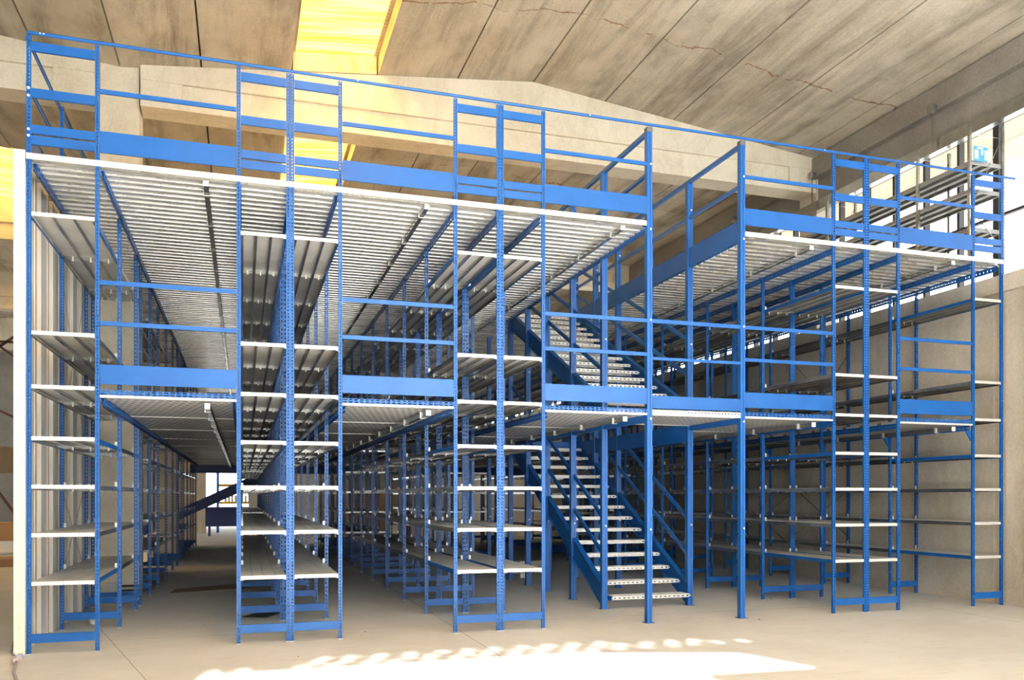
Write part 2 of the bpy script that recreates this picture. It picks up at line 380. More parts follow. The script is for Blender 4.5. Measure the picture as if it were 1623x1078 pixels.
# band above the opening, pierced by added holes that cast sun dapples
def band(z0, z1, x0, x1): m.box(x0, x1, YF-.06, YF, z0, z1)
hs = .052
def holes(zc_, xs_, x0, x1):
    x = x0
    for c in sorted(xs_):
        if c-hs > x: band(zc_-hs/2, zc_+hs/2, x, c-hs)
        x = max(x, c+hs)
    band(zc_-hs/2, zc_+hs/2, x, x1)
edges = [zl]
for zr in rows:
    band(edges[-1], zr-hs/2, dl, 10.4); holes(zr, [v[0] for v in dapple_holes if abs(v[1]-zr) < .002], dl, 10.4); edges.append(zr+hs/2)
band(edges[-1], 7.44, dl, 10.4)
sheet([(p1[0], zl), (p1[0], p1[1]), (p2[0], p2[1]), (p3[0], p3[1]), (10.4, p3[1]), (10.4, zl)])
sheet([(p4[0], p4[1]), (p4[0]-.3, 0), (10.4, 0), (10.4, p3[1]), (p3[0], p3[1])])
m.prism([(-16, 7.44), (10.4, 7.44), (10.4, 7.7), (RIDGE, 8.34), (-1.63, 7.7), (LR, 8.34), (-16, 7.5)], 1, YF, YF-.05)
struct('wall_front_light_screen', m, [DIFFUSER, WALLC])

# plasterboard partition with steel studs, left of the first shelving
m = M(); m.box(-2.005, -1.985, 0.0, 4.08, 0, 4.66); wl = struct('partition_wall', m, TAN)
m = M(); m.box(-2.005, -1.912, -.014, 0.0, 0, 4.66)
m.k = 1
for k in range(15): m.box(-1.962, -1.955, -.0155, -.014, .25+k*.3, .257+k*.3)
o = m.obj('partition_edge', [CREAM, DARK], wl)
for k in range(7):
    m = M(); y0 = .24+.565*k
    m.box(-1.985, -1.95, y0, y0+.31, 0, 4.64); m.box(-1.95, -1.945, y0, y0+.012, 0, 4.64); m.box(-1.95, -1.945, y0+.298, y0+.31, 0, 4.64)
    m.obj('stud', STUD, wl)

# ------------------------------------------------------------------ shelving
def upright_mesh(h, pitch, closed):
    m = M(); w = .019; d = .027
    m.perf((-w, 0, 0), (1,0,0), (0,0,1), 2*w, h, pitch, .0165, pitch*.5, .0022)
    if closed:
        m.box(-w, -w+.002, .0025, d, 0, h); m.box(w-.002, w, .0025, d, 0, h)
        m.box(-w+.002, -.002, d-.002, d, 0, h); m.box(.002, w-.002, d-.002, d, 0, h)
    else:
        m.perf((-w, d, 0), (0,-1,0), (0,0,1), d, h, pitch, .012, pitch*.5, .0022)
        m.perf((w, 0, 0), (0,1,0), (0,0,1), d, h, pitch, .012, pitch*.5, .0022)
        m.box(-w, -.006, d-.002, d, 0, h); m.box(.006, w, d-.002, d, 0, h)
    m.k = 1; m.box(-.0195, .0195, -.03, .055, 0, .004)
    return m.mesh('upright', [BLUE, TRIM])
UP_F = upright_mesh(ZT, .034, True); UP_M = upright_mesh(4.555, .05, False)
_bb = {}
def crossbeam_mesh(w, h):
    k = ('b', round(w, 3), h)
    if k not in _bb:
        m = M(); m.box(0, w, 0, .003, 0, h); m.box(0, w, .003, .028, 0, .003); m.box(0, w, .003, .028, h-.003, h); _bb[k] = m.mesh('crossbeam', BLUE)
    return _bb[k]
def shelf_mesh(w, L, n_, first):
    k = (round(w, 3), round(L, 3), n_, first)
    if k in _bb: return _bb[k]
    m = M(); pw = w/n_
    for i in range(n_):
        a, b = i*pw+.0012, (i+1)*pw-.0012
        m.k = 1; m.box(a, b, 0, L, -.003, 0)
        m.k = 0; m.box(a, a+.002, 0, L, -.036, -.003); m.box(b-.002, b, 0, L, -.036, -.003)
        m.box(a+.002, a+.012, 0, L, -.036, -.034); m.box(b-.012, b-.002, 0, L, -.036, -.034)
        m.k = 2 if first else 0; m.box(a, b, -.002, 0, -.036, 0); m.k = 0; m.box(a, b, L, L+.002, -.036, 0); m.k = 2  # front lip in paler steel: brightness from the sky put into the colour
        m.box((a+b)/2-.008, (a+b)/2+.008, L-.006, L-.002, -.055, -.004)
    for x in (.012, w-.012):
        m.k = 0; m.box(x-.012, x+.012, .002, L, -.042, -.037)
        m.k = 2; m.box(x-.012, x+.012, L-.010, L-.008, .001, .05)
    _bb[k] = m.mesh('shelf', [GALV, SHELF, TRIM]); return _bb[k]
def side_beam_mesh(L, blue):
    k = ('s', round(L, 3), blue)
    if k not in _bb:
        m = M(); m.box(-.0015, .0015, 0, L, -.045, 0); m.box(-.012, .0015, 0, L, -.045, -.042); _bb[k] = m.mesh('side_beam', BLUE if blue else GALV)
    return _bb[k]
BOLT = M(); BOLT.tube([(0, -.006, 0), (0, 0, 0)], .012, 10); BOLT = BOLT.mesh('bolt', TRIM)
LEVELS = [0.67, 1.12, 1.57, 2.02, 2.50, 3.00, 4.10]
def shelving(x0, x1, ys, label, front=False, levels=LEVELS, mirror=False, blue_first=True, tall=(), brace=None, planks=None):
    """x0, x1: upright centres"""
    r = thing('shelving_row', label, 'shelving', ((x0+x1)/2, ys[0], 0), 'blue slotted-angle shelving rows')
    w = (x1-x0)-.042
    for i, y in enumerate(ys):
        f = (front and i == 0) or y in tall
        for x in (x0, x1): put('upright', UP_F if (front and i == 0) or (f and x == x0) else UP_M, r, x, y, 0)
        put('base_beam', crossbeam_mesh(w, .082), r, x0+.021, y-.001, .102)
        if front and i == 0:
            for z, h in ((5.590, .085), (5.160, .085), (4.825, .080), (4.725, .080)):
                put('end_beam', crossbeam_mesh(w, h), r, x0+.021, y-.001, z)
    for i in range(len(ys)-1):
        L = ys[i+1]-ys[i]-.004
        for z in levels:
            np_ = planks or (4 if z < 1.3 else 3)
            put('shelf', shelf_mesh(w, L, np_, front and i == 0), r, x0+.021, ys[i]+.002, z)
            bl = blue_first and i == 0 and front and z in (.67, 2.02, 4.10)
            for x, sg in ((x0, 1), (x1, -1)):
                put('side_beam', side_beam_mesh(L, bl), r, x+sg*.017, ys[i]+.036 if 0 else ys[i]+.002, z-.002 if bl else z-.003)
    if brace:
        for (ya, yb, za, zb, xx) in brace:
            m = M(); m.bar((xx, ya, za), (xx, yb, zb), .012, .003, (1,0,0)); m.bar((xx, ya, zb), (xx, yb, za), .012, .003, (1,0,0)); m.obj('cross_brace', GALV, r)
    return r
AB = shelving(XA, XB, [0, 1.5, 3.0, 3.5], 'blue shelving row beside the plasterboard partition, nearest the left end', True, tall=(1.5,),
              brace=[(1.5, 3.0, .5, 1.6, XA-.012), (1.5, 3.0, 2.1, 4.0, XA-.012)])
for z in (5.17, 5.24, 4.80, 4.86): put('bolt', BOLT, AB, XA, -.003, z)
for s_, z in ((0, 5.045), (0, 5.175), (0, 4.87), (0, 4.73)): pass
R_LB = shelving(XA+.02, XB, [4.75, 6.0, 7.5, 9.0], 'blue shelving row behind the concrete column, along the left aisle')
R_CD = shelving(XC, XD-DW, RUN1, 'tall blue shelving row right of the leftmost aisle, left half of its back-to-back pair', True)
R_DE = shelving(XD+DW, XE, RUN1, 'tall blue shelving row left of the second aisle, right half of its back-to-back pair', True)
R_FG = shelving(XF, XG-DW, RUN1, 'blue shelving row right of the second aisle, left half of the pair before the stairs', True)
R_GH = shelving(XG+DW, XH, RUN1, 'blue shelving row closest to the left side of the stairs, right half of its pair', True)
R_KL = shelving(XK, XL-DW, RUN1, 'blue shelving row right of the stairs, left half of the right-hand back-to-back pair', True, levels=[.67, 1.12, 1.57, 2.02, 2.50, 3.00, 4.10],
                brace=[(1.5, 3.0, .75, 1.5, XL-.03), (4.5, 6.0, 2.6, 3.9, XL-.03)])
R_LM = shelving(XL+DW, XM, RUN1, 'blue shelving row right of the stairs, right half of the right-hand back-to-back pair', True)
R_NO = shelving(XN, XO, RUN1, 'blue shelving row standing against the concrete wall at the right', True,
                brace=[(3.0, 4.5, .75, 1.6, XO+.03), (3.0, 4.5, 2.6, 3.9, XO+.03)])
shelving(XA+.02, XB, [10.2, 11.45], 'short blue shelving bay beyond the cross aisle in the left row')
shelving(XA+.02, XB, [12.2, 13.6, 15.0, 16.2, 17.6], 'blue shelving row at the far end of the leftmost aisle')
shelving(XC, XD-DW, RUN2, 'far blue shelving row beyond the cross aisle, behind the left half of the first pair')
shelving(XD+DW, XE, RUN2, 'far blue shelving row beyond the cross aisle, behind the right half of the first pair')
shelving(XF, XG-DW, RUN2, 'far blue shelving row beyond the cross aisle, behind the left half of the second pair')
shelving(XG+DW, XH, RUN2, 'far blue shelving row beyond the cross aisle, behind the right half of the second pair')
shelving(4.50, 4.99, RUN2, 'far blue shelving row behind the stairs, left half')
shelving(5.03, 5.52, RUN2, 'far blue shelving row behind the stairs, right half')
shelving(XK, XL-DW, RUN2, 'far blue shelving row beyond the cross aisle, behind the left half of the right-hand pair')
shelving(XL+DW, XM, RUN2, 'far blue shelving row beyond the cross aisle, behind the right half of the right-hand pair')
shelving(XN, XO, RUN2, 'far blue shelving row against the right concrete wall beyond the cross aisle')

# brown boards closing the back of the left rows
m = M(); m.box(-2.0, -1.975, 4.75, 9.1, 0, 4.5); struct('partition_wall.001', m, BROWNP)
m = M(); m.box(-2.0, -1.975, 12.2, 17.7, 0, 4.5); struct('partition_wall.002', m, PLASTER)

# ------------------------------------------------------------------ upper deck
def corrug(m, x0, x1, y0, y1, z, p=.1465):
    N = int((y1-y0)/p); g = .060; d = .06
    for k in range(N):
        a = y0+k*p; b = a+p
        pts = [(a, z+.0), (b-g-.012, z), (b-g, z+d), (b-.012, z+d), (b, z)]
        for (ya, za), (yb, zb) in zip(pts, pts[1:]):
            m.q((x0, yb, zb), (x1, yb, zb), (x1, ya, za), (x0, ya, za))
    m.box(x0, x1, y0, y0+N*p, z+d+.002, z+d+.016)
def long_beam(m, x, y0, y1, z0, z1, w=.03):
    """perforated channel running along Y"""
    h = z1-z0; L = y1-y0
    m.perf((x-w/2, y1, z0), (0,0,1), (0,-1,0), h, L, .06, h*.36, .036, .0022)
    m.perf((x+w/2, y0, z0), (0,0,1), (0,1,0), h, L, .06, h*.36, .036, .0022)
    m.box(x-w/2, x+w/2, y0, y1, z1-.003, z1)
# children of children: place relative to the joist, which sits at its parent's origin
def deck_upper(label, x0, x1, y0, posts, joists, yd=YE):
    t_ = thing('upper_deck', label, 'mezzanine floor', ((x0+x1)/2, y0, 4.56), 'upper mezzanine floor sections')
    m = M(); corrug(m, x0+.002, x1-.002, y0+.006, yd, 4.562); m.obj('corrugated_sheet', GALVD, t_)
    m = M(); m.box(x0, x1, y0-.004, y0+.004, 4.585, Z2+.002); m.box(x0, x1, y0-.004, y0+.05, Z2, Z2+.002); m.obj('edge_trim', TRIM, t_)
    for x in posts:
        m = M(); long_beam(m, x, y0+.04, yd, 4.492, 4.560); m.obj('perforated_beam', BLUE, t_)
    return t_
UD1 = deck_upper('long upper floor of ribbed steel sheet between the partition and the stairwell', XA-.02, XI-.04, 0.0,
    [XA+.045, XB+.04, XC+.01, XD, XE-.04, XF+.01, XG, XH-.04], [])
UD2 = deck_upper('upper floor of ribbed steel sheet right of the stairwell, reaching the window wall', XJ+.03, XO+.02, 0.0,
    [XK, XL, XM, XN, XO-.05], [])
UD3 = deck_upper('upper floor section behind the head of the stairs', XI-.035, XJ+.025, 5.45, [], [])
_oj = M.obj
def joist_on(par, x, y0, y1, z0, z1, step=1.0):
    w = .045
    m = M(); m.box(x-w/2, x-w/2+.002, y0, y1, z0, z1); m.box(x-w/2, x+w/2, y0, y1, z0, z0+.002); m.box(x+w/2-.002, x+w/2, y0, y1, z0, z0+.015); m.box(x-w/2, x+w/2, y0, y1, z1-.002, z1)
    j = m.obj('joist', GALV, par)
    def sub(mm, nm, mt):
        p = par.location; mm.v = [(a-p.x, b-p.y, c-p.z) for a, b, c in mm.v]; o = bpy.data.objects.new(nm, mm.mesh(nm, mt)); COL.objects.link(o); o.parent = j; return o
    m = M(); m.box(x-w/2-.003, x+w/2+.003, y0-.012, y0, z0-.004, z1+.002); sub(m, 'end_cap', WHITE)
    h = z1-z0
    if h not in _bb:
        m = M(); m.box(-w/2-.014, -w/2-.002, 0, .03, -.012, h+.01); m.box(-w/2-.014, w/2+.002, 0, .03, -.012, -.008); _bb[h] = m.mesh('joist_clip', TRIM)
    y = y0+.25
    while y < y1:
        o = bpy.data.objects.new('joist_clip', _bb[h]); COL.objects.link(o); o.parent = j; o.location = (x-par.location.x, y-par.location.y, z0-par.location.z); y += step
    return j
for x in (-.345, 1.863, 4.143): joist_on(UD1, x, .02, YE, 4.515, 4.558)
for x in (6.70, 8.905): joist_on(UD2, x, .02, YE, 4.515, 4.558)
m = M(); m.box(XI-.045, XI+.005, .04, 5.45, 4.535, 4.66); m.obj('stairwell_beam', BLUE, UD1)
m = M(); m.box(XJ-.02, XJ+.028, .04, 5.45, 4.53, 4.785); m.obj('stairwell_beam', BLUE, UD2)
m = M()
for k in range(36): m.box(XJ+.03, XJ+.045, .1+k*.15, .125+k*.15, 4.515, 4.54)
m.obj('beam_clip', TRIM, UD2)

# ------------------------------------------------------------------ first-level walkways
def walkway(label, x0, x1, y0, y1, joist=None, blue_front=True, beams=(True, True)):
    t_ = thing('walkway_deck', label, 'mezzanine floor', ((x0+x1)/2, y0, 2.40), 'first-level walkway floors')
    m = M()
    y = y0+.006; 
    while y < y1-.01:
        ye = min(y+2.0, y1); m.box(x0, x1, y, ye-.004, 2.405, 2.430); m.box(x0+.02, x1-.02, ye-.012, ye-.008, 2.398, 2.405); y = ye
    m.obj('perforated_floor_panel', PERF, t_)
    m = M(); m.box(x0, x1, y0-.004, y0+.03, 2.400, 2.422); m.obj('edge_strip', TRIM, t_)
    m = M()
    if blue_front:
        for z in (2.423, 2.448): m.perf((x0, y0-.002, z), (0,0,1), (1,0,0), .025, x1-x0, .055, .012, .036, .0025)
        m.box(x0, x1, y0, y0+.03, 2.470, 2.473)
    else: m.perf((x0, y0-.002, 2.423), (0,0,1), (1,0,0), .042, x1-x0, .045, .014, .02, .0025)
    m.obj('front_beam', BLUE if blue_front else TRIM, t_)
    for x, on in ((x0+.02, beams[0]), (x1-.02, beams[1])):
        if on:
            m = M(); long_beam(m, x, y0+.04, y1, 2.335, 2.402, .03); m.obj('side_beam', BLUE, t_)
    if joist is not None: joist_on(t_, joist, y0+.02, y1, 2.325, 2.375, .98)
    return t_
G = .022
W_BC = walkway('first-level walkway floor over the leftmost aisle', XB+G, XC-G, 0, YE, -.33)
W_EF = walkway('first-level walkway floor over the second aisle from the left', XE+G, XF-G, 0, YE, 1.88)
W_HI = walkway('first-level walkway floor beside the left of the stairs', XH+G, XI-.035, 0, YE, 4.17, beams=(True, False))
W_IJ = walkway('small landing floor with pale slotted edge in front of the upper stair flight', XI+.035, XJ-.035, 0, 1.20, None, False, (False, False))
W_JK = walkway('first-level walkway floor beside the right of the stairs', XJ+.035, XK-G, 0, YE, 6.73, beams=(False, True))
W_MN = walkway('first-level walkway floor over the rightmost aisle, by the concrete wall', XM+G, XN-G, 0, YE, 8.91)
m = M(); m.box(XJ-.03, XJ+.03, .04, 1.2, 2.34, 2.404); m.obj('side_beam', BLUE, W_JK)
m = M(); m.box(XJ-.025, XJ+.03, 1.3, 5.3, 2.20, 2.43); m.obj('stairwell_beam', BLUE, W_JK)
m = M(); m.box(XI-.03, XI+.03, .04, 5.3, 2.33, 2.404); m.obj('side_beam', BLUE, W_HI)
m = M(); m.box(XI+.04, XJ-.04, 5.25, 5.45, 2.30, 2.43); m.obj('stair_head_beam', BLUE, W_HI)
# underside corner brackets of the wall aisle
for y in (0, 1.5, 3.0, 4.5):
    m = M(); m.prism([(XN-.03, 2.33), (XN-.03, 2.20), (XN-.12, 2.33)], 1, y+.012, y+.03); m.obj('corner_bracket', BLUE, W_MN)

# ------------------------------------------------------------------ guard rails
m = M(); m.tube([(XA-.01, -.012, 5.748), (9.93, -.012, 5.748)], .016, 10); m.k = 1
for x in (XA+.10, XA+.13, 1.13, 3.72, 6.86): m.tube([(x, -.03, 5.748), (x, .01, 5.748)], .008, 6)
o = m.obj('handrail', [BLUE, TRIM]); tag(o, 'long thin blue handrail along the very top of the whole front', 'handrail'); origin_to(o, (4, 0, 5.748))
def cchan(m, x0, x1, z0, z1, y=0.0, d=.022):
    m.box(x0, x1, y, y+.003, z0, z1); m.box(x0, x1, y+.003, y+d, z0, z0+.003); m.box(x0, x1, y+.003, y+d, z1-.003, z1)
def guard(x0, x1, up, where, rails, toe, y=0.0):
    t_ = thing('guard_rail', where, 'guard rail', ((x0+x1)/2, y, toe[0]), 'upper guard rails' if up else 'first-level guard rails')
    for z0, z1 in rails: m = M(); cchan(m, x0, x1, z0, z1, y); m.obj('rail', BLUE, t_)
    m = M(); cchan(m, x0, x1, toe[0], toe[1], y); m.k = 1
    for x in (x0+.015, x1-.015):
        for z in (toe[0]+.02, toe[1]-.02): m.tube([(x, y-.003, z), (x, y, z)], .004, 6)
    m.obj('toe_board', [BLUE, DARK], t_); return t_
bays = [(XB, XC, 'over the leftmost aisle'), (XE, XF, 'over the second aisle from the left'), (XH, XI-.012, 'just left of the stairwell'),
        (XJ+.012, XK, 'just right of the stairwell'), (XM, XN, 'over the rightmost aisle by the window')]
for x0, x1, w_ in bays:
    guard(x0+G, x1-G, True, 'blue guard rail of the upper floor '+w_, [(5.28, 5.32)], (4.72, 4.922))
    guard(x0+G, x1-G, False, 'blue guard rail of the first level '+w_, [(3.47, 3.512), (3.083, 3.124)], (2.528, 2.712))
guard(XI+.034, XJ-.034, False, 'blue guard rail of the landing between the two tall plain posts', [(3.47, 3.515), (3.042, 3.075)], (2.481, 2.627))
t_ = thing('side_guard_rail', 'blue guard rail running back along the left edge of the upper floor', 'guard rail', (XA, 0, 4.66))
for z0, z1, nm in ((5.70, 5.74, 'rail'), (5.27, 5.31, 'rail'), (4.70, 4.90, 'toe_board')):
    m = M(); m.box(XA-.03, XA-.021, .036, 8.9, z0, z1); m.box(XA-.03, XA-.012, .036, 8.9, z1-.003, z1); m.obj(nm, BLUE, t_)

# ------------------------------------------------------------------ plain posts and stairwell rails
def post(x, y, z1, label, w=.062, cap=False, d=.07):
    t_ = thing('steel_post', label, 'post', (x, y, 0), 'plain blue steel posts')
    m = M(); h = w/2
    m.prism([(x-h, y), (x-.30*w, y), (x-.30*w, y+.006), (x+.12*w, y+.006), (x+.12*w, y), (x+h, y), (x+h, y+d), (x-h, y+d)], 2, z1, 0.004); m.obj('post_shaft', BLUE, t_)
    m = M(); m.box(x-.055, x+.055, y-.02, y+d+.02, 0, .005); m.obj('base_plate', BLUE, t_)
    if cap: m = M(); m.box(x-h-.003, x+h+.003, y-.003, y+d+.003, z1-.05, z1+.004); m.obj('end_cap', GREYC, t_)
    for z in (1.08, 2.36, 3.5, 4.55, 5.3):
        if z < z1: put('bolt', BOLT, t_, x+.012, y, z)
    return t_
post(XI, -.002, 5.725, 'tall plain blue post at the front left corner of the stairwell', .064, True)
post(XJ, -.002, 5.725, 'tall plain blue post at the front right corner of the stairwell', .064, True)
PY = [1.25, 2.33, 3.39, 4.31, 5.26]; words_ = ['first', 'second', 'third', 'fourth', 'fifth']
for i, y in enumerate(PY):
    post(XI-.005, y, 5.66, f'blue post on the left side of the stairs, {words_[i]} from their foot', .078)
    post(XJ+.005, [1.25, 2.40, 3.5, 4.4, 5.3][i], 5.66, f'blue post on the right side of the stairs, {words_[i]} from their foot', .078)
for x, w_ in ((XI, 'left'), (XJ, 'right')):
    t_ = thing('stairwell_rail', f'blue guard rail running back along the {w_} edge of the stairwell opening', 'guard rail', (x, 0, 4.66), 'stairwell guard rails')
    for z0, z1 in ((5.655, 5.705), (5.18, 5.215)):
        m = M(); s_ = -.028 if x == XI else -.028; m.box(x-.02, x+.02, .06, 5.45, z0, z1); m.obj('rail', BLUE, t_)
# more plain posts standing in the back rows of the stair area
for i, (x, y) in enumerate(((4.47, 6.6), (4.47, 8.0), (5.70, 6.6), (5.70, 8.0))):
    post(x, y, 4.5, ['blue post behind the stair head, left and nearer', 'blue post behind the stair head, left and farther', 'blue post behind the stair head, right and nearer', 'blue post behind the stair head, right and farther'][i], .07)

# ------------------------------------------------------------------ stairs
def tread_mesh(w):
    m = M(); m.box(0, w, .002, .235, .040, .043); m.box(0, w, .232, .235, 0, .040)
    m.perf((0, 0, 0), (0,0,1), (1,0,0), .043, w, .066, .016, .032, .0025)
    for k in range(22):
        for j in range(5):
            x = .03+k*(w-.06)/21; y = .03+j*.043; m.box(x-.012, x+.012, y-.007, y+.007, .0431, .0455)
    m.k = 1; m.box(-.022, 0, .0, .235, -.01, .045); m.box(w, w+.022, .0, .235, -.01, .045)
    m.k = 2
    for x in (-.012, w+.012): m.tube([(x, -.004, .02), (x, 0, .02)], .007, 8)
    return m.mesh('tread', [TRIM, BLUE, WHITE])
TW = (XJ-.03)-(XI+.035)-.06; TREAD = tread_mesh(TW)
def stairs(label, y0, z0, run, rise, n_, sy0, sz0, slope, sy1, base):
    t_ = thing('staircase', label, 'stairs', ((XI+XJ)/2, y0, base))
    for k in range(n_): put('tread', TREAD, t_, XI+.035+.03, y0+run*k, z0+rise*k-.043)
    for x in (XI-.002, XJ-.012):
        zt = lambda y: sz0+slope*(y-sy0)
        x0, x1 = x, x+.012
        dz = .27
        m = M(); pts = [(sy0, max(base, zt(sy0)-dz)), (sy1, zt(sy1)-dz), (sy1, zt(sy1)), (sy0, zt(sy0))]
        m.prism(pts, 0, x+.012, x)
        fl = (x+.012, x+.05) if x < 5 else (x-.038, x)
        for a, b in ((0, .012), (dz-.012, dz)):
            p = [(sy0+.05, zt(sy0+.05)-b), (sy1, zt(sy1)-b), (sy1, zt(sy1)-a), (sy0+.05, zt(sy0+.05)-a)]
            m.prism(p, 0, x+.05, x-.02)
        m.obj('stringer', BLUE, t_)
        xr = x+(0.01 if x < 5 else 0.005)
        for off in (.40, .88):
            a, b = sy0+.05, sy1-.1
            m = M(); m.bar((xr, a, zt(a)+off), (xr, b, zt(b)+off), .028, .05); m.obj('stair_rail', BLUE, t_)
    return t_
stairs('lower blue stair flight with pale slotted treads rising from the floor', 1.16, .170, .2905, .1637, 14, 1.27, .27, .5638, 5.30, 0.0)
stairs('upper blue stair flight with pale slotted treads rising from the landing', 1.235, 2.60, .29, .1478, 15, 1.25, 2.67, .4985, 5.35, 2.43)

# ------------------------------------------------------------------ galvanised rack on the upper deck by the window
rk = thing('storage_rack', 'tall galvanised rack with three long ribbed shelves by the bright window', 'rack', (9.6, .14, Z2))
UPR = M(); UPR.perf((-.018, 0, 0), (1,0,0), (0,0,1), .036, 1.86, .05, .010, .02, .002); UPR.box(-.018, -.016, 0, .04, 0, 1.86); UPR.box(.016, .018, 0, .04, 0, 1.86); UPR = UPR.mesh('rack_upright', GALV)
for y in (.14, 1.05, 3.04, 5.0):
    for x in (9.33, 9.80 if y > 4 else 9.90): put('rack_upright', UPR, rk, min(x, 9.90), y, Z2+.002)
    m = M(); m.bar((9.34, y+.02, 5.35), (9.89, y+.02, 6.35), .012, .004); m.bar((9.34, y+.02, 5.35), (9.89, y+.02, 4.85), .012, .004); m.bar((9.34, y+.02, 6.35), (9.89, y+.02, 6.35), .012, .004); m.obj('rack_brace', GALV, rk)
for z in (6.00, 5.62, 5.10):
    m = M()
    for i in range(3):
        a = 9.355+i*.18; m.box(a, a+.175, .17, 6.6, z-.003, z); m.box(a, a+.003, .17, 6.6, z-.05, z); m.box(a+.172, a+.175, .17, 6.6, z-.05, z); m.box(a, a+.03, .17, 6.6, z-.05, z-.047); m.box(a+.145, a+.175, .17, 6.6, z-.05, z-.047)
    m.box(9.35, 9.89, .165, .17, z-.055, z)
    m.obj('rack_shelf', RACKM, rk)
m = M(); m.box(9.365, 9.60, .120, .126, 5.98, 6.18); m.k = 1
m.box(9.42, 9.52, .119, .120, 6.145, 6.165)
for k in range(9): m.box(9.375, 9.455-.01*(k % 3), .119, .120, 6.01+.014*k, 6.017+.014*k)
for k in range(4): m.box(9.49, 9.525, .119, .120, 6.07+.018*k, 6.078+.018*k)
for k in range(8): m.box(9.548, 9.59, .119, .120, 6.005+.017*k, 6.015+.017*k)
o = m.obj('notice_plate', [SIGNB, WHITE]); tag(o, 'small blue notice plate with white lines hung on the galvanised rack', 'sign'); origin_to(o, (9.48, .123, 5.98))
m = M(); m.box(9.72, 9.735, -4, 12, 6.54, 6.70); m.box(9.735, 9.84, -4, 12, 6.54, 6.555); m.box(9.735, 9.84, -4, 12, 6.685, 6.70)
m.box(9.725, 9.74, -4, 12, 6.70, 6.72)
o = m.obj('cable_duct', GALV); tag(o, 'long shiny galvanised channel hanging below the grey gutter beam', 'metal channel'); origin_to(o, (9.72, 0, 6.54))
for y, l in ((1.16, 'galvanised hanger bracket nearest, above the bright window'), (3.9, 'galvanised hanger bracket by the end of the concrete roof beam'), (6.4, 'galvanised hanger bracket farther back, above the stairwell beam')):
    t_ = thing('hanger_bracket', l, 'bracket', (9.66, y, 6.7), 'hanger brackets')
    m = M(); m.perf((9.66, y-.03, 6.60), (0,1,0), (0,0,1), .04, .56, .04, .012, .016, .004); m.obj('slotted_strap', GALV, t_)
    m = M(); m.tube([(9.63, y-.01, 7.17), (9.70, y-.01, 7.17)], .07, 14); m.obj('clamp', GALV, t_)

# ------------------------------------------------------------------ small things on the floor
m = M()
pts = [(-2.18, 3.0, .01), (-2.14, 1.6, .01), (-2.19, .8, .01), (-2.05, .1, .01), (-1.92, -.25, .02), (-1.89, -.40, .035)]
m.tube(pts, .009); m.tube([(-1.87, -.50, .035), (-1.84, -.66, .02), (-1.80, -.9, .01), (-1.70, -1.25, .01), (-1.60, -1.6, .01), (-1.62, -2.2, .01)], .012)
o = m.obj('extension_cable', mat('grey_cable', (0.35, 0.30, 0.30), .6)); tag(o, 'thin grey cable lying along the floor outside the partition', 'cable'); origin_to(o, (-1.9, -.4, 0))
t_ = thing('cable_socket', 'round grey plug and socket joined in the cable, by the foot of the partition edge', 'plug', (-1.88, -.45, 0))
m = M(); m.tube([(-1.892, -.38, .04), (-1.888, -.40, .04), (-1.882, -.47, .04), (-1.878, -.48, .04), (-1.872, -.53, .04)], [.018, .032, .036, .034, .020], 16); m.obj('socket_body', mat('grey_socket', (0.5, 0.44, 0.43), .5), t_)
m = M(); m.box(-1.875, -1.835, -.47, -.43, .05, .085); m.obj('socket_flap', mat('lilac_plastic', (0.35, 0.36, 0.5), .5), t_)
m = M()
def ball(m, c, r, n_=10):
    rr = [max(.0008, r*math.sin(PI*k/n_)) for k in range(n_+1)]; m.tube([(c[0], c[1], c[2]-r*math.cos(PI*k/n_)) for k in range(n_+1)], rr, 14)
ball(m, (-1.62, 1.80, .045), .045)
o = m.obj('foam_ball', WHITE); tag(o, 'small white round lump on the floor under the leftmost shelving', 'ball'); origin_to(o, (-1.62, 1.80, 0))
m = M(); m.prism([(.05, .0), (.50, .0), (.54, .012), (.50, .006), (.05, .006), (.01, .012)], 0, .3, .0)
o = m.obj('steel_tray', DARK); o.location = (-.02+.0, 1.9, 0); o.rotation_euler.z = -.5; tag(o, 'dark steel offcut lying under the first tall shelving pair', 'offcut')
m = M(); m.prism([(0, 0), (1.5, .3), (2.2, 1.0), (.9, .9), (.1, .5)], 2, .008, 0.001)
o = m.obj('cardboard_sheet', mat('brown_cardboard', (0.22, 0.14, 0.09), .8)); o.location = (-1.05, 4.9, 0); o.rotation_euler.z = .1; tag(o, 'flattened brown cardboard sheet on the floor of the leftmost aisle', 'cardboard')
for i, (z, dx) in enumerate(((.13, 0), (.185, .05), (.24, .02), (.295, .03))):
    m = M(); m.perf((4.3+dx, 5.6, z-.05), (0,0,1), (1,0,0), .045, .95, .06, .012, .03, .002); m.box(4.3+dx, 5.25+dx, 5.602, 5.72, z-.006, z-.004); m.box(4.3+dx, 5.25+dx, 5.602, 5.62, z-.05, z-.048)
    o = m.obj('steel_profile', GALV); tag(o, 'galvanised slotted profile stacked on the floor behind the stairs, '+('bottom of the stack', 'second from the bottom', 'second from the top', 'top of the stack')[i], 'steel profile', 'stacked steel profiles'); origin_to(o, (4.8, 5.6, z-.05))
m = M(); m.box(4.75, 4.95, 5.58, 5.74, 0, .08)
o = m.obj('foam_block', WHITE); tag(o, 'white block under the stack of steel profiles', 'block'); origin_to(o, (4.85, 5.66, 0))
